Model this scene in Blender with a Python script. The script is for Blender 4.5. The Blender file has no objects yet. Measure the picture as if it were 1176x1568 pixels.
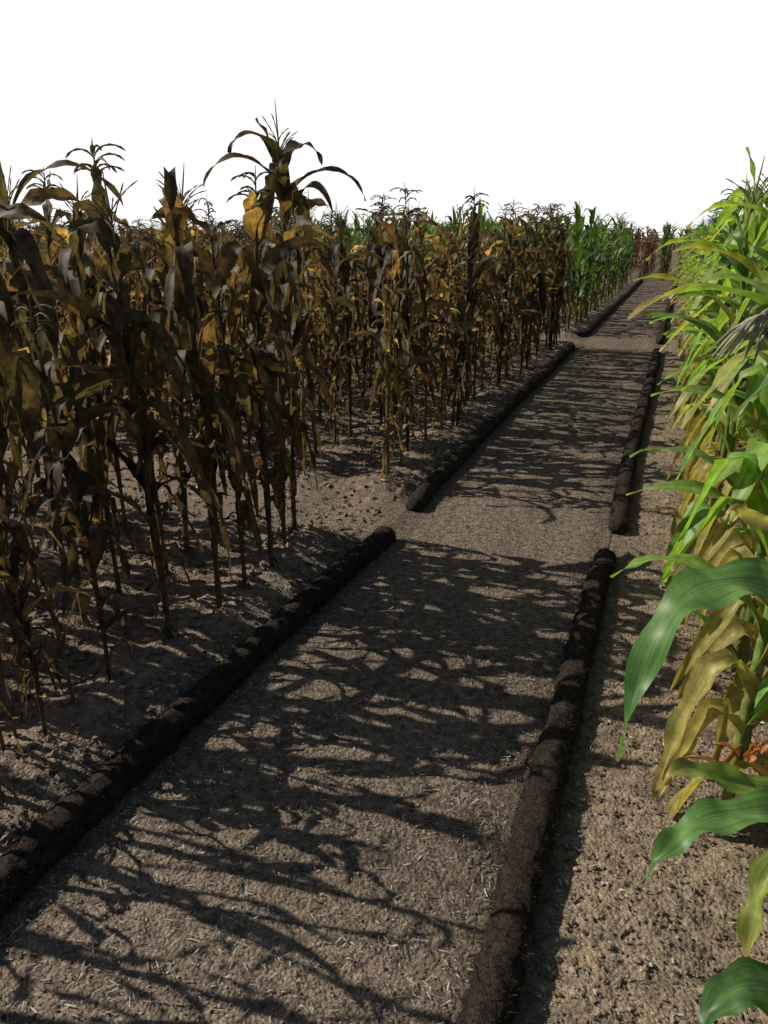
import bpy, math, random
import numpy as np
from mathutils import Vector, Matrix

scene = bpy.context.scene
R = math.radians
PITCH, YAW, H = 20.45, 21.0, 1.6

# ------------------------------------------------------------------ helpers
def hash2(xi, yi, seed):
    n = (xi.astype(np.int64)*374761393 + yi.astype(np.int64)*668265263 + seed*1442695041) & 0xFFFFFFFF
    n = ((n ^ (n >> 13))*1274126177) & 0xFFFFFFFF
    n = n ^ (n >> 16)
    return (n & 0xFFFF)/65535.0

def vn(x, y, seed=0):
    x = np.asarray(x, float); y = np.asarray(y, float)
    xi = np.floor(x); yi = np.floor(y)
    fx = x-xi; fy = y-yi
    fx = fx*fx*(3-2*fx); fy = fy*fy*(3-2*fy)
    a = hash2(xi, yi, seed); b = hash2(xi+1, yi, seed)
    c = hash2(xi, yi+1, seed); d = hash2(xi+1, yi+1, seed)
    return (a*(1-fx)+b*fx)*(1-fy)+(c*(1-fx)+d*fx)*fy - 0.5

def sst(a, b, x):
    t = np.clip((x-a)/(b-a), 0, 1)
    return t*t*(3-2*t)

XL, XR = -1.42, -0.19      # log centre lines
def cross_mask(x, y):
    m1 = sst(3.4, 3.6, y)*(1-sst(4.1, 4.35, y))
    m2 = sst(11.9, 12.1, y)*(1-sst(12.7, 12.9, y))
    return np.maximum(m1, m2)

def gh(x, y):
    x = np.asarray(x, float); y = np.asarray(y, float)
    cr = cross_mask(x, y)
    left = sst(XL-0.0, XL-0.12, x)*(1-cr)
    right = sst(XR+0.02, XR+0.3, x)*(1-cr)
    bed = np.maximum(left, right)
    z = left*(0.06 + 0.018*np.cos(2*np.pi*(x+1.75)/0.55)) + right*0.012
    wx = x + 0.05*vn(x*6, y*6, 9); wy = y + 0.05*vn(x*6, y*6, 10)
    z = z + (0.012+0.025*left)*vn(wx*3, wy*3, 1)
    z = z + (0.006+0.020*left+0.006*right)*vn(wx*11, wy*11, 2)
    z = z + (0.005+0.012*left+0.004*right)*vn(wx*32, wy*32, 3)
    z = z + (0.003+0.004*bed)*vn(x*80, y*80, 4)
    return z

def make_mesh(name, verts, faces, cols=None, uvs=None, smooth=True, mat=None, link=True):
    me = bpy.data.meshes.new(name)
    if isinstance(verts, np.ndarray):
        nv = len(verts); nf = len(faces); k = faces.shape[1]
        me.vertices.add(nv); me.vertices.foreach_set('co', verts.astype(np.float32).ravel())
        me.loops.add(nf*k); me.polygons.add(nf)
        me.loops.foreach_set('vertex_index', faces.astype(np.int32).ravel())
        me.polygons.foreach_set('loop_start', np.arange(0, nf*k, k, dtype=np.int32))
        me.update(calc_edges=True)
    else:
        me.from_pydata(verts, [], faces)
    if cols is not None:
        c = np.ones((len(me.vertices), 4), np.float32)
        c[:, :3] = np.asarray(cols, np.float32)[:, :3]
        a = me.color_attributes.new('Col', 'FLOAT_COLOR', 'POINT')
        a.data.foreach_set('color', c.ravel())
    if uvs is not None:
        uvl = me.uv_layers.new(name='UVMap')
        idx = np.empty(len(me.loops), np.int32)
        me.loops.foreach_get('vertex_index', idx)
        uvl.data.foreach_set('uv', np.asarray(uvs, np.float32)[idx].ravel())
    me.polygons.foreach_set('use_smooth', np.full(len(me.polygons), smooth))
    me.update()
    if mat: me.materials.append(mat)
    if not link: return me
    ob = bpy.data.objects.new(name, me)
    scene.collection.objects.link(ob)
    return ob

class NT:
    def __init__(s, mat):
        s.t = mat.node_tree; s.n = s.t.nodes; s.l = s.t.links
    def add(s, typ, **kw):
        nd = s.n.new(typ)
        for k, v in kw.items():
            if k.startswith('i_'):
                key = k[2:]
                key = int(key) if key.isdigit() else key.replace('_', ' ')
                nd.inputs[key].default_value = v
            else: setattr(nd, k, v)
        return nd
    def link(s, a, b): s.l.new(a, b)

def new_mat(name):
    m = bpy.data.materials.new(name); m.use_nodes = True
    m.node_tree.nodes.clear()
    return m, NT(m)

# ------------------------------------------------------------------ materials
def leaf_material(name, transl=0.35, rough=0.45, mott=0.5, tmul=(1.5, 1.35, .7), spec=.35):
    m, t = new_mat(name)
    out = t.add('ShaderNodeOutputMaterial')
    col = t.add('ShaderNodeVertexColor', layer_name='Col')
    uv = t.add('ShaderNodeUVMap', uv_map='UVMap')
    mp = t.add('ShaderNodeMapping'); mp.inputs['Scale'].default_value = (34, 3.0, 1)
    t.link(uv.outputs[0], mp.inputs[0])
    veins = t.add('ShaderNodeTexNoise', i_Scale=1.0, i_Detail=1.0); t.link(mp.outputs[0], veins.inputs['Vector'])
    tc = t.add('ShaderNodeTexCoord')
    n1 = t.add('ShaderNodeTexNoise', i_Scale=30.0, i_Detail=2.5); t.link(tc.outputs['Object'], n1.inputs['Vector'])
    mr1 = t.add('ShaderNodeMapRange'); mr1.inputs['From Min'].default_value = .3; mr1.inputs['From Max'].default_value = .7
    mr1.inputs['To Min'].default_value = 1-mott; mr1.inputs['To Max'].default_value = 1+mott
    t.link(n1.outputs['Fac'], mr1.inputs['Value'])
    mr2 = t.add('ShaderNodeMapRange'); mr2.inputs['From Min'].default_value = .3; mr2.inputs['From Max'].default_value = .7
    mr2.inputs['To Min'].default_value = .72; mr2.inputs['To Max'].default_value = 1.28
    t.link(veins.outputs['Fac'], mr2.inputs['Value'])
    oi = t.add('ShaderNodeObjectInfo')
    mr3 = t.add('ShaderNodeMapRange'); mr3.inputs['To Min'].default_value = .6; mr3.inputs['To Max'].default_value = 1.2
    t.link(oi.outputs['Random'], mr3.inputs['Value'])
    mm = t.add('ShaderNodeMath', operation='MULTIPLY'); t.link(mr1.outputs[0], mm.inputs[0]); t.link(mr2.outputs[0], mm.inputs[1])
    mm2 = t.add('ShaderNodeMath', operation='MULTIPLY'); t.link(mm.outputs[0], mm2.inputs[0]); t.link(mr3.outputs[0], mm2.inputs[1])
    vm = t.add('ShaderNodeVectorMath', operation='SCALE'); t.link(col.outputs[0], vm.inputs[0]); t.link(mm2.outputs[0], vm.inputs['Scale'])
    p = t.add('ShaderNodeBsdfPrincipled', i_Roughness=rough)
    p.inputs['Specular IOR Level'].default_value = spec
    t.link(vm.outputs[0], p.inputs['Base Color'])
    tr = t.add('ShaderNodeBsdfTranslucent')
    tm = t.add('ShaderNodeVectorMath', operation='MULTIPLY'); tm.inputs[1].default_value = tmul
    t.link(vm.outputs[0], tm.inputs[0]); t.link(tm.outputs[0], tr.inputs['Color'])
    mx = t.add('ShaderNodeMixShader', i_0=transl)
    t.link(p.outputs[0], mx.inputs[1]); t.link(tr.outputs[0], mx.inputs[2]); t.link(mx.outputs[0], out.inputs[0])
    return m

mat_dry = leaf_material('dry_corn_leaf', .38, .6, .55, (1.75, 1.5, .85), .28)
mat_green = leaf_material('green_corn_leaf', .42, .42, .32, (1.7, 1.6, .7), .35)

def solid_attr_mat(name, rough=0.9, bscale=150, bdist=0.003, noise_lo=.6, noise_hi=1.3, nscale=60, bump=True):
    m, t = new_mat(name)
    out = t.add('ShaderNodeOutputMaterial')
    col = t.add('ShaderNodeVertexColor', layer_name='Col')
    tc = t.add('ShaderNodeTexCoord')
    n1 = t.add('ShaderNodeTexNoise', i_Scale=nscale, i_Detail=3.0); t.link(tc.outputs['Object'], n1.inputs['Vector'])
    mr = t.add('ShaderNodeMapRange'); mr.inputs['From Min'].default_value = .3; mr.inputs['From Max'].default_value = .7
    mr.inputs['To Min'].default_value = noise_lo; mr.inputs['To Max'].default_value = noise_hi
    t.link(n1.outputs['Fac'], mr.inputs['Value'])
    vm = t.add('ShaderNodeVectorMath', operation='SCALE'); t.link(col.outputs[0], vm.inputs[0]); t.link(mr.outputs[0], vm.inputs['Scale'])
    p = t.add('ShaderNodeBsdfPrincipled', i_Roughness=rough); p.inputs['Specular IOR Level'].default_value = .2
    if bump:
        n2 = t.add('ShaderNodeTexNoise', i_Scale=bscale, i_Detail=3.0); t.link(tc.outputs['Object'], n2.inputs['Vector'])
        b = t.add('ShaderNodeBump', i_Strength=0.8, i_Distance=bdist); t.link(n2.outputs['Fac'], b.inputs['Height'])
        t.link(b.outputs[0], p.inputs['Normal'])
    t.link(vm.outputs[0], p.inputs['Base Color'])
    t.link(p.outputs[0], out.inputs[0])
    return m

def ground_material(name, contrast=1.0, bumpd=.009):
    m, t = new_mat(name)
    out = t.add('ShaderNodeOutputMaterial')
    col = t.add('ShaderNodeVertexColor', layer_name='Col')
    tc = t.add('ShaderNodeTexCoord')
    def noise(s, d=4.0):
        n = t.add('ShaderNodeTexNoise', i_Scale=s, i_Detail=d); t.link(tc.outputs['Object'], n.inputs['Vector']); return n
    def mr(src, a, b, c, d):
        q = t.add('ShaderNodeMapRange')
        for k, v in zip(('From Min', 'From Max', 'To Min', 'To Max'), (a, b, c, d)): q.inputs[k].default_value = v
        t.link(src, q.inputs['Value']); return q
    b = mr(noise(30, 5).outputs['Fac'], .32, .68, 1-.42*contrast, 1+.4*contrast)
    c = mr(noise(210, 2).outputs['Fac'], .35, .68, 1-.4*contrast, 1+.4*contrast)
    m2 = t.add('ShaderNodeMath', operation='MULTIPLY'); t.link(b.outputs[0], m2.inputs[0]); t.link(c.outputs[0], m2.inputs[1])
    vm = t.add('ShaderNodeVectorMath', operation='SCALE'); t.link(col.outputs[0], vm.inputs[0]); t.link(m2.outputs[0], vm.inputs['Scale'])
    h1 = noise(70, 4)
    vo2 = t.add('ShaderNodeTexVoronoi', i_Scale=90.0); t.link(tc.outputs['Object'], vo2.inputs['Vector'])
    ad = t.add('ShaderNodeMath', operation='SUBTRACT'); t.link(h1.outputs['Fac'], ad.inputs[0]); t.link(vo2.outputs['Distance'], ad.inputs[1])
    bp = t.add('ShaderNodeBump', i_Strength=.8, i_Distance=bumpd); t.link(ad.outputs[0], bp.inputs['Height'])
    p = t.add('ShaderNodeBsdfPrincipled', i_Roughness=.95); p.inputs['Specular IOR Level'].default_value = .15
    t.link(vm.outputs[0], p.inputs['Base Color']); t.link(bp.outputs[0], p.inputs['Normal'])
    t.link(p.outputs[0], out.inputs[0])
    return m

mat_ground = ground_material('soil', 1.0, .007)
mat_path = ground_material('packed_dirt', 1.2, .007)
mat_bits = solid_attr_mat('grit', .9, 200, .002, bump=False)
mat_log = solid_attr_mat('coir_fibre', .95, 220, .008, .35, 1.6, 90)

# ------------------------------------------------------------------ ground
def axis(segs):
    out = []
    for a, b, s in segs:
        n = max(1, int(round(abs(b-a)/s)))
        out += list(np.linspace(a, b, n, endpoint=False))
    out.append(segs[-1][1])
    return np.array(out)

def grid(xs, ys, zf, colf, name, mat):
    X, Y = np.meshgrid(xs, ys)
    Z = zf(X, Y)
    v = np.stack([X.ravel(), Y.ravel(), Z.ravel()], 1)
    nx, ny = len(xs), len(ys)
    i = np.arange((ny-1)*(nx-1)); r = i//(nx-1); c = i % (nx-1)
    a = r*nx+c
    f = np.stack([a, a+1, a+nx+1, a+nx], 1)
    cols = colf(X.ravel(), Y.ravel())
    return make_mesh(name, v, f, cols, None, True, mat)

def soil_col(x, y):
    left = sst(XL+.0, XL-.15, x)
    right = sst(XR+.05, XR+.15, x)
    n = vn(x*4, y*4, 21)+.5
    base = np.array([.155, .118, .087])
    lc = np.array([.215, .163, .118]); rc = np.array([.218, .167, .114])
    c = base+(lc-base)*left[:, None]+(rc-base)*right[:, None]
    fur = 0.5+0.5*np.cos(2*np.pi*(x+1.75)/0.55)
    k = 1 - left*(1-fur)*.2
    dk = sst(.3, .45, vn(x*4, y*4, 33)+.15*vn(x*30, y*30, 34)+.05)*right
    k = k*(1-.4*dk)*(.85+.3*n)
    return c*k[:, None]

xs = axis([(-600, -120, 80), (-120, -30, 15), (-30, -10, 1.0), (-10, -4, .12), (-4, -2.2, .03), (-2.2, 1.2, .0125), (1.2, 3, .08), (3, 12, 1), (12, 60, 12), (60, 600, 90)])
ys = axis([(-60, -6, 9), (-6, .6, .15), (.6, 5, .0125), (5, 9, .035), (9, 16, .1), (16, 60, 1), (60, 160, 20), (160, 900, 90)])
def gz(X, Y):
    z = gh(X, Y)
    inside = (X > XL+.03) & (X < XR-.03)
    return np.where(inside, z-.03, z)
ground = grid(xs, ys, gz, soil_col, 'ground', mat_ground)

px = axis([(XL-.0, XR+.0, .0125)])
py = axis([(-3, .6, .1), (.6, 6, .0125), (6, 12, .04), (12, 34, .3)])
def path_col(x, y):
    c = np.array([.162, .123, .089])
    k = .78+.44*(vn(x*3, y*2, 41)+.5)
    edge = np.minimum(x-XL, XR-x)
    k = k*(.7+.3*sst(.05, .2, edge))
    return c[None, :]*k[:, None]
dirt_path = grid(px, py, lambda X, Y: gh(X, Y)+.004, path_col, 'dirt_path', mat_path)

# ------------------------------------------------------------------ scatter
rng = np.random.default_rng(5)
def stones(name, x, y, size, cols, sink=.25, flat=.65):
    n = len(x)
    base = np.array([[1,0,0],[0,1,0],[-1,0,0],[0,-1,0],[0,0,1],[0,0,-1.]])
    V = np.repeat(base[None], n, 0)
    V = V*(.65+.7*rng.random((n, 6, 1))) + .28*rng.standard_normal((n, 6, 3))
    V[:, :, 0] *= (.7+.7*rng.random((n, 1))); V[:, :, 2] *= flat
    V *= size[:, None, None]
    th = rng.random(n)*6.283; c, s = np.cos(th)[:, None], np.sin(th)[:, None]
    X = V[:, :, 0]*c-V[:, :, 1]*s; Y = V[:, :, 0]*s+V[:, :, 1]*c
    z = gh(x, y)+size*flat*(1-sink*2)*.6+.004
    P = np.stack([X+x[:, None], Y+y[:, None], V[:, :, 2]+z[:, None]], 2).reshape(-1, 3)
    tri = np.array([[0,1,4],[1,2,4],[2,3,4],[3,0,4],[1,0,5],[2,1,5],[3,2,5],[0,3,5]])
    F = (tri[None]+np.arange(n)[:, None, None]*6).reshape(-1, 3)
    C = np.repeat(cols, 6, 0)
    return make_mesh(name, P, F, C, None, False, mat_bits)

def straws(name, x, y, ln, wd, cols):
    n = len(x)
    th = rng.random(n)*6.283
    dx, dy = np.cos(th), np.sin(th)
    z = gh(x, y)+.006+.004*rng.random(n)
    dz1 = .25*ln*rng.standard_normal(n)*.5; dz2 = .25*ln*rng.standard_normal(n)*.5
    def pt(a, b, dz): return np.stack([x+dx*a*ln-dy*b*wd, y+dy*a*ln+dx*b*wd, z+np.abs(dz)], 1)
    P = np.stack([pt(-.5, -.5, dz1), pt(-.5, .5, dz1), pt(0, .6, 0*z+.002), pt(0, -.6, 0*z+.002), pt(.5, .3, dz2), pt(.5, -.3, dz2)], 1).reshape(-1, 3)
    F = (np.array([[0,3,2,1],[3,5,4,2]])[None]+np.arange(n)[:, None, None]*6).reshape(-1, 4)
    return make_mesh(name, P, F, np.repeat(cols, 6, 0), None, False, mat_bits)

def palette(n, base, var=.25, pale=.1, pale_col=(.38, .34, .28)):
    c = np.array(base)[None]*(1+var*rng.standard_normal((n, 1)))
    k = rng.random(n) < pale
    c[k] = np.array(pale_col)*(.7+.5*rng.random((k.sum(), 1)))
    return np.clip(c, .015, .7)

def nearbias(n, y0, y1, p=1.8):
    return y0+(y1-y0)*rng.random(n)**p

n = 30000
x = XR+.08+rng.random(n)**1.0*1.4; y = nearbias(n, .5, 9, 2.0)
g1 = stones('gravel', x, y, .0020+.0070*rng.random(n)**3.2, palette(n, (.21, .16, .11), .3, .08, (.42, .38, .31)))
n = 30000
x = XL-.1-rng.random(n)**1.3*4.5; y = nearbias(n, .6, 12, 1.3)
g2 = stones('soil_clods', x, y, .003+.016*rng.random(n)**4, palette(n, (.205, .155, .112), .3, .05))
n = 20000
x = XL+.05+rng.random(n)*(XR-XL-.1); y = nearbias(n, .6, 12, 1.7)
g3 = stones('path_grit', x, y, .0015+.0045*rng.random(n)**3.2, palette(n, (.16, .122, .088), .4, .14))
n = 26000
x = -3.2+rng.random(n)*4.2; y = nearbias(n, .6, 9, 1.5)
x[:18000] = XL+.05+rng.random(18000)*(XR-XL-.1)
g4 = straws('plant_litter', x, y, .006+.026*rng.random(n)**3.0, .0011+.0024*rng.random(n)**1.7, palette(n, (.20, .165, .125), .4, .32, (.42, .41, .37)))

# ------------------------------------------------------------------ logs
def coir_log(name, pts, r=.062, step=.012, nseg=26, zc=.034, fib=0, seed=1):
    P = [np.array(p, float) for p in pts]
    res = []
    for a, b in zip(P[:-1], P[1:]):
        L = np.linalg.norm(b-a); k = max(1, int(L/step))
        for i in range(k): res.append(a+(b-a)*i/k)
    res.append(P[-1]); res = np.array(res)
    for _ in range(4):
        res[1:-1] = .25*res[:-2]+.5*res[1:-1]+.25*res[2:]
    n = len(res)
    d = np.gradient(res, axis=0); d /= np.linalg.norm(d, axis=1)[:, None]
    s = np.concatenate([[0], np.cumsum(np.linalg.norm(np.diff(res, axis=0), axis=1))])
    off = .020*vn(s*1.1, s*0, seed)+.007*vn(s*4, s*0, seed+1)
    side = np.stack([d[:, 1], -d[:, 0]], 1)
    c = res+side*off[:, None]
    ang = np.linspace(0, 2*np.pi, nseg, endpoint=False)
    S, A = np.meshgrid(s, ang, indexing='ij')
    rr = r*(1+.08*vn(S*4, A*1.3, seed+2)+.14*vn(S*22, A*3.2, seed+3)+.26*vn(S*60, A*8, seed+4)+.1*vn(S*2.5, S*0, seed+8))
    L = s[-1]; e = np.minimum(s, L-s)
    cap = np.sqrt(np.clip(1-(1-np.clip(e/(r*.8), 0, 1))**2, .0, 1))
    rr = rr*np.maximum(cap, .02)[:, None]
    X = c[:, 0:1]+side[:, 0:1]*np.cos(A)*rr; Y = c[:, 1:2]+side[:, 1:2]*np.cos(A)*rr
    Z = zc+np.sin(A)*rr*.95+.006*vn(S*3, S*0, seed+5)
    V = np.stack([X, Y, Z], 2).reshape(-1, 3)
    i = np.arange(n-1)[:, None]; j = np.arange(nseg)[None]
    j2 = (j+1) % nseg
    F = np.stack([i*nseg+j, i*nseg+j2, (i+1)*nseg+j2, (i+1)*nseg+j], 2).reshape(-1, 4)
    base = np.array([.024, .017, .012])
    k = (.6+1.0*(vn(S*30, A*4, seed+6)+.5)).ravel()
    dust = sst(.8, 1, np.sin(A)).ravel()*(.05+.3*(vn(S*8, A*2, seed+7).ravel()+.5))
    C = base[None]*k[:, None]*(1-dust[:, None]*.6)+np.array([.08, .058, .041])[None]*dust[:, None]*.6
    if fib:
        m = fib
        ii = rng.integers(2, n-2, m); jj = rng.integers(0, nseg, m)
        p0 = V[ii*nseg+jj]
        a = ang[jj]
        nr = np.stack([side[ii, 0]*np.cos(a), side[ii, 1]*np.cos(a), np.sin(a)], 1)
        rd_ = rng.standard_normal((m, 3)); tp = p0+nr*(.004+.008*rng.random((m, 1)))+rd_*.007
        w = rng.standard_normal((m, 3)); w /= np.linalg.norm(w, axis=1)[:, None]
        q = np.stack([p0-nr*.003-w*.0012, p0-nr*.003+w*.0012, tp+w*.0004, tp-w*.0004], 1).reshape(-1, 3)
        F2 = (np.array([[0, 1, 2, 3]])+np.arange(m)[:, None]*4)+len(V)
        C2 = np.repeat(np.array([.040, .028, .019])[None]*(.4+1.1*rng.random((m, 1))), 4, 0)
        V = np.vstack([V, q]); F = np.vstack([F, F2]); C = np.vstack([C, C2])
    return make_mesh(name, V, F, C, None, True, mat_log)

coir_log('edging_log', [(XL, -1.5), (XL-.01, 1.5), (XL+.02, 3.1), (XL+.06, 3.62)], r=.058, fib=16000, seed=11, zc=.034)
coir_log('edging_log.001', [(XL+.05, 4.05), (XL+.01, 4.6), (XL, 11.55), (XL-.05, 11.75), (XL-.25, 11.8), (XL-2.2, 11.8)], r=.057, step=.02, fib=14000, seed=23, zc=.034)
coir_log('edging_log.002', [(XL-2.2, 13.0), (XL-.2, 13.0), (XL-.03, 13.1), (XL, 13.4), (XL, 31)], r=.06, step=.05, nseg=16, seed=31, zc=.036)
coir_log('edging_log.003', [(XR-.01, -1.5), (XR-.01, 1.5), (XR, 3.1), (XR+.0, 3.74)], r=.053, fib=18000, seed=41, zc=.034)
coir_log('edging_log.004', [(XR+.02, 4.13), (XR+.0, 5), (XR, 11.6)], r=.052, step=.02, fib=12000, seed=53)
coir_log('edging_log.005', [(XR+.0, 12.6), (XR, 31)], r=.054, step=.05, nseg=16, seed=61)

# ------------------------------------------------------------------ corn plants
class PB:
    def __init__(s): s.v=[]; s.f=[]; s.c=[]; s.uv=[]
    def ribbon(s, pts, sides, nrms, ws, colf, fold=.25, wamp=.0, wfreq=3, ph=0, off=(-1,-.5,0,.5,1)):
        b = len(s.v); k = len(off); n = len(pts)
        for i in range(n):
            t = i/(n-1)
            for o in off:
                ao = abs(o)
                sg = 1 if o > 0 else -1
                wav = wamp*math.sin(wfreq*6.283*t+ph+sg*1.2)*ao*min(1, t*5)
                p = pts[i]+sides[i]*(o*ws[i])+nrms[i]*(ao*ws[i]*fold+wav)
                s.v.append(p); s.c.append(colf(t, o)); s.uv.append((.5+.5*o, t))
        for i in range(n-1):
            for j in range(k-1):
                a = b+i*k+j
                s.f.append((a, a+1, a+k+1, a+k))
    def tube(s, pts, rads, colf, ns=6):
        b = len(s.v); n = len(pts)
        for i in range(n):
            d = (pts[min(i+1, n-1)]-pts[max(i-1, 0)]).normalized()
            u = d.orthogonal().normalized() if abs(d.z) < .9 else Vector((1, 0, 0))
            u = (u-d*u.dot(d)).normalized(); w = d.cross(u)
            for j in range(ns):
                a = 6.283*j/ns
                s.v.append(pts[i]+(u*math.cos(a)+w*math.sin(a))*rads[i])
                s.c.append(colf(i/(n-1))); s.uv.append((j/ns, i/(n-1)))
        for i in range(n-1):
            for j in range(ns):
                j2 = (j+1) % ns
                s.f.append((b+i*ns+j, b+i*ns+j2, b+(i+1)*ns+j2, b+(i+1)*ns+j))
    def mesh(s, name, mat):
        return make_mesh(name, [tuple(p) for p in s.v], s.f, s.c, s.uv, True, mat, link=False)

def mixc(a, b, t): return tuple(a[i]*(1-t)+b[i]*t for i in range(3))
def mul(a, k): return tuple(x*k for x in a)

def leaf(pb, rd, P, az, L, W, a0, a1, col, tipcol, tipstart, n=13, kink=None, twist=0, wamp=.012, fold=.3, curl=0.6):
    pos = P.copy(); pts=[]; sides=[]; nrms=[]; ws=[]
    st = L/(n-1); azv = rd.uniform(-.5, .5)*curl
    pw = rd.uniform(1.6, 3.0)
    for i in range(n):
        t = i/(n-1)
        if kink is None: ang = a0+(a1-a0)*(t**1.25)
        else:
            k = min(1, max(0, (t-kink)/.14)); k = k*k*(3-2*k)
            ang = a0+(.35*t)+(a1-a0-.35)*k
        a = az+azv*t
        d = Vector((math.sin(ang)*math.cos(a), math.sin(ang)*math.sin(a), math.cos(ang)))
        sd = Vector((-math.sin(a), math.cos(a), 0)); nr = sd.cross(d)*-1
        if nr.dot(Vector((0, 0, 1))) < 0 and ang < 1.5: nr = -nr
        tw = twist*t
        s2 = sd*math.cos(tw)+nr*math.sin(tw); n2 = nr*math.cos(tw)-sd*math.sin(tw)
        pts.append(pos.copy()); sides.append(s2); nrms.append(n2)
        w = W*.5*min(1, .35+t/.16*.65)*max(.02, (1-t**pw))**.9
        ws.append(w)
        pos = pos+d*st
    br = rd.uniform(.7, 1.25)
    c0 = mul(col, br)
    def cf(t, o):
        k = min(1, max(0, (t-tipstart)/.25))
        if abs(o) > .9: k = min(1, k+.15)
        c = mixc(c0, tipcol, k)
        if abs(o) < .1: c = mul(c, 1.3)
        return c
    pb.ribbon(pts, sides, nrms, ws, cf, fold, wamp, rd.uniform(1.5, 4), rd.uniform(0, 6))

def corn(name, seed, Ht, pal, stalkcol, tipcol, dry, nleaf=13, LL=.7, WW=.075, bare=.2, tassel=1, tascol=(.16,.12,.07), ears=1, mat=None, droop=(1.9,2.8), n=13, planar=False, hang=.7, kp=.3, shreds=0, topflag=True, extra=None, senes=.25):
    rd = random.Random(seed); pb = PB()
    lx, ly = rd.uniform(-.06, .06), rd.uniform(-.06, .06); ph = rd.uniform(0, 6)
    St = Ht*.88
    def axis_p(t):
        return Vector((lx*t*t*Ht+.012*math.sin(t*5+ph)*t, ly*t*t*Ht+.012*math.cos(t*4+ph)*t, t*St))
    m = 18
    pts = [axis_p(i/(m-1)) for i in range(m)]; pts[0].z = -.05
    r0 = rd.uniform(.0095, .0135)
    rads = [r0*(1-.62*i/(m-1))*(1.0+.18*(i % 2)) for i in range(m)]
    sc = mul(stalkcol, rd.uniform(.8, 1.2))
    pb.tube(pts, rads, lambda t: mul(sc, .75+.4*((t*9) % 1)), 7)
    for k in range(6):
        a = k*1.05+rd.uniform(-.3, .3)
        p0 = axis_p(.03)+Vector((math.cos(a), math.sin(a), 0))*r0*.6
        p0.z = .06; p1 = p0+Vector((math.cos(a)*.035, math.sin(a)*.035, -.085))
        pb.tube([p0, (p0+p1)/2+Vector((math.cos(a)*.008, math.sin(a)*.008, 0)), p1], [.003, .003, .002], lambda t: mul(sc, .6), 4)
    az0 = 0 if planar else rd.uniform(0, 6.28)
    for i in range(nleaf):
        f = i/(nleaf-1)
        t = bare+(1-bare)*f*.98
        t = min(.985, max(.03, t+rd.uniform(-.02, .02)))
        az = az0+math.pi*i+rd.uniform(-.75, .75)
        size = (.55+.75*math.sin(math.pi*min(1, .18+.72*f)))*rd.uniform(.75, 1.15)
        L = LL*size; W = WW*(.6+.45*size)*rd.uniform(.8, 1.15)
        col = rd.choice(pal)
        tw = rd.uniform(-.4, .4); kink = None; wamp = .008; fold = .25
        a0 = rd.uniform(.25, .55); a1 = rd.uniform(*droop)
        ts = rd.uniform(.6, 1.3)
        if dry:
            tw = rd.uniform(-2.0, 2.0); wamp = .012; fold = rd.uniform(.1, .7); W *= rd.uniform(.6, 1.05)
            if rd.random() < hang: kink = rd.uniform(.04, .38); a1 = rd.uniform(2.75, 3.1); a0 *= .7
            ts = rd.uniform(.1, 1.1)
        elif rd.random() < kp: kink = rd.uniform(.2, .5); a1 = rd.uniform(2.3, 3.0)
        if f < senes and rd.random() < .8:
            kink = rd.uniform(.05, .2); a1 = rd.uniform(2.8, 3.1); W *= .6; col = mixc(col, tipcol, .8)
            if not dry: fold = .8; tw = rd.uniform(-1.5, 1.5); wamp = .012
        if f > .85:
            a1 = (rd.uniform(.4, 2.2) if rd.random() < .6 else a1) if topflag else rd.uniform(2.2, 2.9); L *= .8
        P = axis_p(t)
        leaf(pb, rd, P, az, L, W, a0, a1, col, tipcol, ts, n, kink, tw, wamp, fold)
        q0 = axis_p(max(.01, t-.1)); rr = r0*(1-.62*t)*1.35+.001
        pb.tube([q0, (q0+P)/2, P+Vector((0, 0, .01))], [rr*.95, rr*1.08, rr*1.15], lambda u: mul(mixc(col, sc, .5), 1.05), 7)
    if extra: 
        for (t, a, L, W, a0, a1, col, tw) in extra:
            leaf(pb, rd, axis_p(t), a, L, W, a0, a1, col, tipcol, .8, 18, None, tw, .010, .25, .2)
    for k in range(shreds):
        t = rd.uniform(.12, .85)
        leaf(pb, rd, axis_p(t), rd.uniform(0, 6.28), rd.uniform(.1, .28), rd.uniform(.015, .045), rd.uniform(.3, 1.2), rd.uniform(2.2, 3.1), rd.choice(pal), tipcol, rd.uniform(.2, 1), 7, None, rd.uniform(-2.5, 2.5), .008, rd.uniform(.2, .9))
    for e in range(ears):
        t = rd.uniform(.38, .55); P = axis_p(t); a = rd.uniform(0, 6.28)
        tilt = rd.uniform(.25, .5) if not dry else rd.choice([.35, .5, 2.6])
        d = Vector((math.sin(tilt)*math.cos(a), math.sin(tilt)*math.sin(a), math.cos(tilt)))
        EL = rd.uniform(.17, .23); er = rd.uniform(.021, .027)
        prof = [.25, .75, 1, 1.02, .92, .7, .42, .12]
        ec = (.38, .29, .14) if dry else (.26, .34, .10)
        if dry and rd.random() < .4: ec = (.16, .11, .05)
        pp = [P+d*(EL*k/7) for k in range(8)]
        pb.tube(pp, [er*x for x in prof], lambda u: mul(ec, 1-.25*u), 8)
        for _ in range(3):
            leaf(pb, rd, pp[3]+Vector((rd.uniform(-.01,.01), rd.uniform(-.01,.01), 0)), a+rd.uniform(-2, 2), EL*rd.uniform(.6, .9), .03, tilt*.6, tilt+rd.uniform(.2, 1.2), ec, tipcol, .6, 7)
        for _ in range(9):
            p = pp[-1]; q = p+Vector((rd.uniform(-.025,.025), rd.uniform(-.025,.025), rd.uniform(-.03,.025)))
            pb.tube([p, (p+q)/2+Vector((0,0,.008)), q], [.002, .0016, .001], lambda u: (.16, .05, .02), 3)
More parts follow.
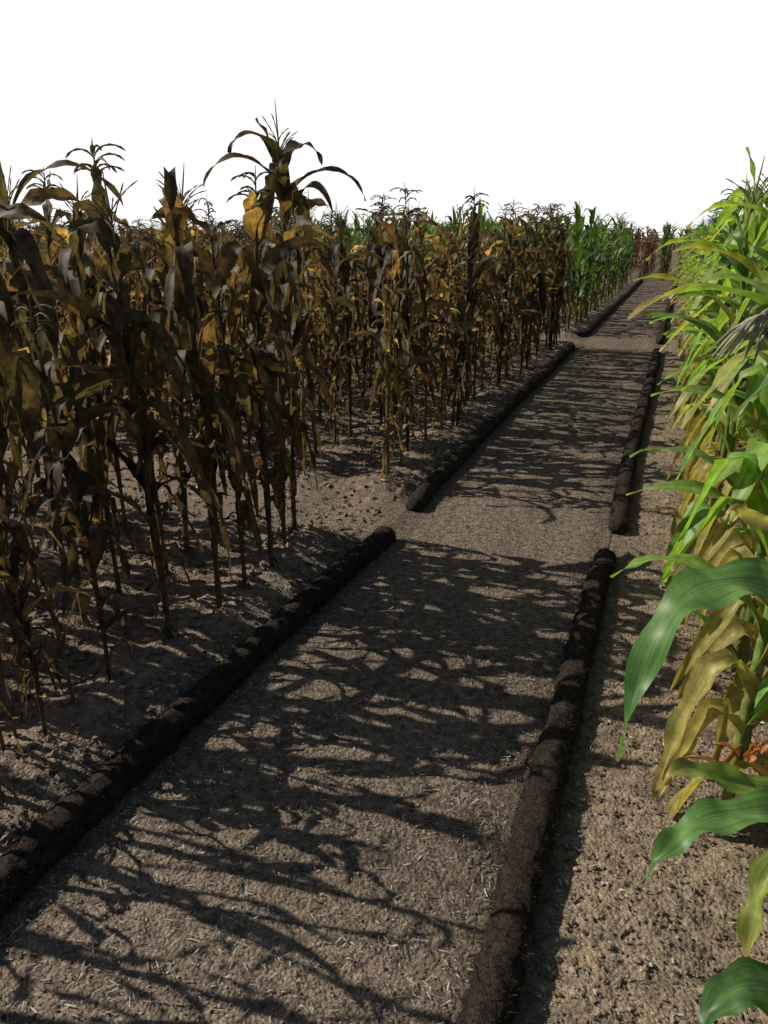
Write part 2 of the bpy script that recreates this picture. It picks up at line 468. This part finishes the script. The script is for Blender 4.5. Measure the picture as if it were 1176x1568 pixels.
    if tassel:
        P = axis_p(1.0); h = Ht-St
        top = P+Vector((rd.uniform(-.03,.03), rd.uniform(-.03,.03), h+.03))
        pb.tube([P, P.lerp(top, .3), P.lerp(top, .35), P.lerp(top, .7), top], [.004, .003, .004, .0035, .0015], lambda u: mul(tascol, .9+.3*u), 5)
        nb = rd.randint(9, 15)
        for k in range(nb):
            a = rd.uniform(0, 6.28); p = P.lerp(top, rd.uniform(.12, .4) if tassel == 1 else rd.uniform(.3, .8))
            ang = rd.uniform(.15, .6); end = rd.uniform(.5, 1.6) if tassel == 1 else rd.uniform(2.1, 3.0)
            Lb = rd.uniform(.08, .17); pts = []; pos = p.copy(); m2 = 8
            for i in range(m2):
                pts.append(pos.copy()); aa = ang+(end-ang)*(i/(m2-1))**.8
                pos = pos+Vector((math.sin(aa)*math.cos(a), math.sin(aa)*math.sin(a), math.cos(aa)))*(Lb/(m2-1))
            kk = .0034 if tassel == 1 else .0062
            pb.tube(pts, [.0016]+[kk if i % 2 else kk*.6 for i in range(m2-2)]+[.0012], lambda u: mul(tascol, rd.uniform(.7, 1.3)), 4)
    return pb.mesh(name, mat)

OL=(.088,.077,.036); BR=(.118,.080,.040); DK=(.052,.042,.024); GO=(.42,.30,.105); GB=(.20,.135,.056); RB=(.15,.075,.045)
G1=(.065,.14,.028); G2=(.045,.11,.03); G3=(.12,.20,.035); Y1=(.34,.36,.07)
R1=(.15,.30,.055); R2=(.095,.23,.06); R3=(.25,.39,.075)
TD=(.10,.068,.036); TT=(.22,.18,.11)
A = [corn('corn_a%d'%i, 100+i, 1.9, [OL,OL,BR,BR,DK,DK,GB,GO,OL], (.19,.145,.07), TD, True, 14, .54, .092, .24, [2,1,0,0,2,1,0,0][i], tascol=TT, ears=[1,0,1,1,0,1,2,1][i], mat=mat_dry, droop=(1.9,2.9), n=14, hang=.78, shreds=10, topflag=i%2==0) for i in range(8)]
TALL = corn('corn_tall', 133, 2.08, [OL,BR,GB,DK,OL], (.19,.145,.07), TD, True, 17, .53, .092, .22, 1, tascol=TT, ears=1, mat=mat_dry, droop=(2.3,2.9), n=14, hang=.75, shreds=9, topflag=False,
   extra=[(.9, .35, .56, .105, .45, 2.9, OL, .3), (.93, 3.3, .52, .10, .4, 3.0, BR, -.3), (.98, 1.0, .42, .09, .35, 2.8, OL, .4), (.99, 4.0, .40, .08, .3, 2.9, OL, .2), (.86, 5.6, .5, .10, .4, 2.9, GB, .5), (.95, 2.5, .36, .08, .2, .9, OL, .5)])
ERECT = corn('corn_erect', 139, 1.85, [OL,BR,DK,OL], (.19,.145,.07), TD, True, 15, .53, .092, .22, 0, tascol=TT, ears=1, mat=mat_dry, droop=(2.1,2.9), n=14, hang=.75, shreds=8, topflag=False,
   extra=[(.97, 2.6, .46, .05, .12, .35, OL, .3), (.95, .3, .6, .09, .3, 2.9, OL, .3), (.9, 3.0, .6, .095, .35, 2.9, OL, -.3)])
TH = [corn('corn_t%d'%i, 150+i, 1.7, [OL,BR,BR,GB], (.18,.14,.065), TD, True, 5, .42, .04, .35, [1,0,1,0][i], tascol=TT, ears=i%2, mat=mat_dry, n=10, hang=.9, shreds=4) for i in range(4)]
B = [corn('corn_b%d'%i, 200+i, 1.8, [GO,GB,GO,BR,GB,OL], (.26,.18,.08), (.18,.12,.055), True, 14, .44, .076, .12, [1,2,2,0,1,0][i], tascol=TT, ears=1, mat=mat_dry, n=10, shreds=8) for i in range(6)]
BD = [corn('corn_d%d'%i, 300+i, 1.95, [DK,OL,BR,DK], (.1,.078,.04), TD, True, 16, .50, .09, .16, 2, tascol=TT, ears=1, mat=mat_dry, n=10, shreds=8) for i in range(3)]
C = [corn('corn_c%d'%i, 400+i, 1.95, [G1,G1,G2,G3], (.10,.15,.04), (.16,.14,.04), False, 12, .56, .095, .1, [1,0,0,1,0][i], tascol=TT, ears=1, mat=mat_green, n=8, kp=.5) for i in range(5)]
E = [corn('corn_e%d'%i, 500+i, 1.9, [RB,BR,(.18,.09,.05)], (.15,.09,.05), TD, True, 13, .5, .085, .1, i%2, ears=0, mat=mat_dry, n=8) for i in range(3)]
RR = [corn('corn_r%d'%i, 600+i, 1.88, [R1,R1,R2,R3,R3,Y1 if i%2 else R1], (.22,.31,.09), (.34,.26,.09), False, 19, .49, .105, .05, [1,0,2,1,0,0,1][i], ears=[1,2,1,1,2,1,1][i], tascol=(.26,.25,.17), mat=mat_green, n=14, planar=True, kp=.7, shreds=4, senes=.28) for i in range(7)]

rd = random.Random(77)
def place(mesh, name, x, y, s=1.0, rot=None, parent=None, tilt=.04):
    ob = bpy.data.objects.new(name, mesh)
    ob.location = (x, y, float(gh(x, y)))
    ob.rotation_euler = (rd.uniform(-tilt, tilt), rd.uniform(-tilt, tilt), rd.uniform(0, 6.28) if rot is None else rot)
    w = rd.uniform(.9, 1.1)
    ob.scale = (s*w, s*w, s)
    scene.collection.objects.link(ob)
    if parent: ob.parent = parent
    return ob
def empty(name):
    e = bpy.data.objects.new(name, None); scene.collection.objects.link(e); return e

# front-left block
for yy in np.arange(-1.0, 1.35, .17):
    place(rd.choice(TH), 'corn_plant', -1.74+rd.uniform(-.07, .07), float(yy)+rd.uniform(-.05, .05), rd.uniform(.62, .9), tilt=.09)
for yy in np.arange(-1.0, 1.3, .22):
    place(rd.choice(TH), 'corn_plant', -2.2+rd.uniform(-.07, .07), float(yy)+rd.uniform(-.08, .08), rd.uniform(.8, 1.0), tilt=.08)
ys1 = [(1.46,.42),(1.64,.5),(1.82,.7),(2.15,.9),(2.45,.98),(2.66,.8),(2.88,.92),(3.14,.88)]
for i, (yy, s) in enumerate(ys1):
    place(TH[2] if yy in (1.64,) else A[(i+2) % 8], 'corn_plant', -1.74+rd.uniform(-.05, .05), yy, s)
place(TALL, 'corn_plant', -1.83, 3.38, 1.0, rot=.3, tilt=.01)
place(ERECT, 'corn_plant', -2.17, 2.13, 1.0, rot=.3, tilt=.01)
place(A[4], 'corn_plant', -1.80, 1.36, .52)
for yy, s in [(1.5,.85),(1.8,.9),(2.4,.93),(2.66,.98),(2.92,.95),(3.2,.92)]:
    place(rd.choice(A), 'corn_plant', -2.2+rd.uniform(-.06, .06), yy, s)
field = empty('cornfield')
xr = -2.7
while xr > -10:
    yy = -.6
    while yy < 3.25:
        if rd.random() < .92: place(rd.choice(A+BD[:2]) if yy > 1.3 else rd.choice(TH+A[:1]), 'corn', xr+rd.uniform(-.07, .07), yy, rd.uniform(.86, 1.02), parent=field)
        yy += rd.uniform(.27, .42)
    xr -= .58
# second block
xr = -1.72; first = True
while xr > -14:
    yy = 4.45
    while yy < 11.6:
        m = rd.choice(B) if rd.random() < .66 else rd.choice(BD+A[:3])
        s = rd.uniform(.8, .99) if xr > -4 or xr < -6.5 else rd.uniform(.78, .95)
        if first and yy < 8: s *= .9
        if first: place(m, 'corn_plant', xr+rd.uniform(-.08, .08), yy, s)
        else: place(m, 'corn', xr+rd.uniform(-.08, .08), yy, s, parent=field)
        yy += rd.uniform(.26, .42)
    first = False
    xr -= .58
for (x_, y_, s_) in [(-1.66, 6.1, .96), (-1.65, 9.2, .98), (-1.7, 11.3, 1.02), (-1.62, 10.9, 1.0), (-1.64, 11.5, .95), (-1.7, 7.9, .95), (-1.9, 5.2, .95)]:
    place(rd.choice(BD), 'corn_plant', x_, y_, s_)
# third block, green near the path, drier and lower further left
xr = -1.75
while xr > -26:
    yy = 13.3
    while yy < 28:
        dryside = xr < -9.5+rd.uniform(-1.5, 1.5)
        place(rd.choice(B+BD) if dryside else rd.choice(C), 'corn', xr+rd.uniform(-.1, .1), yy, rd.uniform(.88, 1.0) if dryside else rd.uniform(.92, 1.1), parent=field)
        yy += rd.uniform(.4, .6)*(1 if yy < 18 else 1.4)
    xr -= .8
xr = 3
while xr > -20:
    yy = 28.5 if (xr < -1.7 or xr > .1) else 31.5
    while yy < 44:
        place(rd.choice(E if xr < -1.2 or rd.random() < .3 else C), 'corn', xr+rd.uniform(-.1, .1), yy, rd.uniform(.9, 1.12), parent=field)
        yy += rd.uniform(.6, .85)
    xr -= .75
# right side rows
for k, xr in enumerate([.36, .9, 1.5, 2.1]):
    yy = 1.95 if k == 0 else 2.1
    while yy < 28:
        if not (3.75 < yy < 4.1):
            nm = 'corn_plant' if (k == 0 and yy < 8) else 'corn'
            place(rd.choice(RR), nm, xr+rd.uniform(-.05, .05), yy, rd.uniform(.9, 1.04)*(1.08 if k < 2 and 2.8 < yy < 5.5 else 1), rot=rd.uniform(-.5, .5)+rd.choice([0, math.pi]), parent=None if nm == 'corn_plant' else field)
        yy += rd.uniform(.25, .36) if k == 0 else rd.uniform(.3, .42)

# near right plant with big arching leaves
cp, sp_ = math.cos(R(PITCH)), math.sin(R(PITCH)); cy, sy = math.cos(R(YAW)), math.sin(R(YAW))
RV = Vector((cy, sy, 0)); FV = Vector((-sy*cp, cy*cp, -sp_)); UV = Vector((-sy*sp_, cy*sp_, cp))
def U(px_, py_, Z):
    return Vector((0, 0, H))+FV*Z+RV*((px_-588)/1132*Z)+UV*(-(py_-784)/1132*Z)
def spline(P, n):
    out = []
    P = [P[0]*2-P[1]]+P+[P[-1]*2-P[-2]]
    k = len(P)-3
    for i in range(n):
        u = i/(n-1)*k; j = min(k-1, int(u)); t = u-j
        a, b, c, d = P[j:j+4]
        out.append(.5*((2*b)+(c-a)*t+(2*a-5*b+4*c-d)*t*t+(3*b-a-3*c+d)*t**3))
    return out
def hero_leaf(pb, P, Wd, nrm0, nrm1, col, tip, ts, seed, fold=.3, wamp=.006, n=36, pw=3):
    pts = spline(P, n); sides=[]; nr=[]; ws=[]
    for i in range(n):
        t = i/(n-1)
        d = (pts[min(i+1, n-1)]-pts[max(i-1, 0)]).normalized()
        nn = nrm0.lerp(nrm1, t); nn = (nn-d*nn.dot(d)).normalized()
        sides.append(d.cross(nn)); nr.append(nn)
        ws.append(Wd*.5*min(1, .5+t*1.6)*max(.015, 1-t**pw)**.9*(1+.06*math.sin(t*31+seed)))
    def cf(t, o):
        k = min(1, max(0, (t-ts)/.2)); c = mixc(col, tip, k)
        c = mul(c, .85+.3*(.5+.5*math.sin(t*17+o*3+seed)))
        if abs(o) < .1: c = mixc(c, (.25, .36, .14), .3)
        return c
    pb.ribbon(pts, sides, nr, ws, cf, fold, wamp, 4.5, seed, off=(-1,-.75,-.5,-.25,0,.25,.5,.75,1))
pb = PB()
bx, by = .43, 1.22
def ax(z): return Vector((bx+.01*math.sin(z*4), by+.01*math.cos(z*3), z))
pb.tube([ax(-.03+i*.11) for i in range(17)], [.014*(1-.04*i)*(1+.12*(i%2)) for i in range(17)], lambda t: (.13,.21,.06), 10)
GH = (.135, .28, .075)
hero_leaf(pb, [ax(.95), U(1330, 985, 1.12), U(1180, 905, 1.03), U(1085, 900, .99), U(1005, 975, .97), U(943, 1165, .95)], .082, Vector((-.1,-.45,1)), Vector((-.6,-.75,.35)), GH, (.08,.21,.05), .7, 1.0, .15, .011)
hero_leaf(pb, [ax(.62), U(1300, 1275, 1.2), U(1180, 1245, 1.15), U(1090, 1255, 1.12), U(1030, 1290, 1.1), U(982, 1350, 1.08)], .066, Vector((-.1,-.3,1)), Vector((-.5,-.5,.6)), GH, (.09,.21,.05), .7, 2.0, .25, .01)
hero_leaf(pb, [ax(.66), U(1290, 1240, 1.25), U(1190, 1215, 1.22), U(1100, 1190, 1.2), U(1045, 1178, 1.18), U(1000, 1215, 1.16)], .05, Vector((-.1,-.3,1)), Vector((-.5,-.5,.6)), (.20,.33,.06), (.30,.24,.06), .7, 2.6, .35, .008)
hero_leaf(pb, [ax(.30), U(1260, 1560, 1.3), U(1170, 1515, 1.28), U(1110, 1525, 1.26), U(1065, 1580, 1.25)], .10, Vector((-.1,-.3,1)), Vector((-.4,-.4,.7)), (.08,.18,.05), (.06,.14,.04), .7, 3.0, .2)
hero_leaf(pb, [ax(.46), U(1240, 1300, 1.35), U(1180, 1330, 1.33), U(1150, 1420, 1.32), U(1140, 1530, 1.32)], .05, Vector((-.3,-.6,.4)), Vector((-.6,-.6,.1)), (.28,.34,.08), (.3,.24,.06), .7, 4.0, .5, .012)
hero_leaf(pb, [ax(1.0), U(1290, 760, 1.2), U(1190, 800, 1.17), U(1130, 782, 1.15), U(1100, 800, 1.14)], .03, Vector((-.3,-.6,.4)), Vector((-.6,-.6,.1)), (.42,.40,.14), (.4,.32,.1), .6, 4.0, .4, .006)
rdh = random.Random(5)
for k in range(14):
    p = U(1125+rdh.uniform(-25, 60), 1165+rdh.uniform(-25, 60), 1.3+rdh.uniform(-.05, .1))
    leaf(pb, rdh, p, rdh.uniform(0, 6.28), rdh.uniform(.04, .11), .014, .3, 2.6, (.34,.14,.045), (.24,.10,.035), .5, 8, None, 2.5, .006, .8)
pb.tube([U(1150, 1165, 1.34), U(1190, 1200, 1.36), U(1260, 1250, 1.4)], [.008,.012,.012], lambda t: (.25,.15,.06), 6)
# short drooping grey tassel
gp = U(1200, 465, 1.3)
pb.tube([ax(1.5), U(1300, 450, 1.33), gp], [.006, .005, .004], lambda t: (.25, .25, .16), 6)
for k in range(16):
    q = gp.lerp(U(1150, 490, 1.28), rdh.random()); L_ = rdh.uniform(.04, .085)
    dd = (-RV*rdh.uniform(.1, .8)+UV*rdh.uniform(-1, .1)+FV*rdh.uniform(-.4, .4)).normalized()
    pts_ = [q+dd*L_*u+Vector((0, 0, -.035*u*u)) for u in (0, .2, .4, .6, .8, 1)]
    pb.tube(pts_, [.0015, .0042, .0024, .0042, .0024, .001], lambda t: (.36, .35, .29), 5)
for z, a in [(1.2, 1.0), (1.4, 4.2), (1.55, 1.2), (.8, 5.6), (.5, .6)]:
    leaf(pb, rdh, ax(z), a, .6, .08, .4, 2.2, (.1,.22,.055), (.15,.2,.05), .9, 18)
me = pb.mesh('corn_hero', mat_green)
ob = bpy.data.objects.new('corn_plant', me); scene.collection.objects.link(ob)

# ------------------------------------------------------------------ light
elev = 39; az = 95
sd = Vector((-math.sin(R(az))*math.cos(R(elev)), math.cos(R(az))*math.cos(R(elev)), math.sin(R(elev))))
sl = bpy.data.lights.new('sun', 'SUN'); sl.energy = 4.9; sl.angle = R(.4); sl.color = (1, .93, .82)
so = bpy.data.objects.new('sun', sl); so.rotation_euler = (-sd).to_track_quat('-Z', 'Y').to_euler(); scene.collection.objects.link(so)

w = bpy.data.worlds.new('World'); scene.world = w; w.use_nodes = True
t = NT(w); t.n.clear()
out = t.add('ShaderNodeOutputWorld')
sky = t.add('ShaderNodeTexSky', sky_type='NISHITA'); sky.sun_disc = False
sky.sun_elevation = R(elev); sky.sun_rotation = math.atan2(sd.x, sd.y) % (2*math.pi)
bg = t.add('ShaderNodeBackground', i_Strength=.065); t.link(sky.outputs[0], bg.inputs[0])
bw = t.add('ShaderNodeBackground', i_Strength=1.05); bw.inputs[0].default_value = (1, 1, 1, 1)
tc = t.add('ShaderNodeTexCoord'); sep = t.add('ShaderNodeSeparateXYZ'); t.link(tc.outputs['Generated'], sep.inputs[0])
mr = t.add('ShaderNodeMapRange', interpolation_type='SMOOTHSTEP')
for k, v in zip(('From Min', 'From Max', 'To Min', 'To Max'), (.32, .52, 1, 0)): mr.inputs[k].default_value = v
t.link(sep.outputs['Z'], mr.inputs['Value'])
dt = t.add('ShaderNodeVectorMath', operation='DOT_PRODUCT'); dt.inputs[1].default_value = (-sy, cy, 0)
t.link(tc.outputs['Generated'], dt.inputs[0])
mr2 = t.add('ShaderNodeMapRange', interpolation_type='SMOOTHSTEP')
for k, v in zip(('From Min', 'From Max', 'To Min', 'To Max'), (.3, .6, 0, 1)): mr2.inputs[k].default_value = v
t.link(dt.outputs['Value'], mr2.inputs['Value'])
mu = t.add('ShaderNodeMath', operation='MULTIPLY'); t.link(mr.outputs[0], mu.inputs[0]); t.link(mr2.outputs[0], mu.inputs[1])
mx = t.add('ShaderNodeMixShader'); t.link(mu.outputs[0], mx.inputs[0]); t.link(bg.outputs[0], mx.inputs[1]); t.link(bw.outputs[0], mx.inputs[2])
t.link(mx.outputs[0], out.inputs[0])

# ------------------------------------------------------------------ camera
cam = bpy.data.cameras.new('camera'); cam.sensor_fit = 'VERTICAL'; cam.sensor_height = 36; cam.lens = 26
cam.clip_start = .05; cam.clip_end = 3000
co = bpy.data.objects.new('camera', cam); co.location = (0, 0, H); co.rotation_euler = (R(90-PITCH), 0, R(YAW))
scene.collection.objects.link(co); scene.camera = co
scene.view_settings.view_transform = 'Standard'; scene.view_settings.look = 'None'; scene.view_settings.exposure = 0
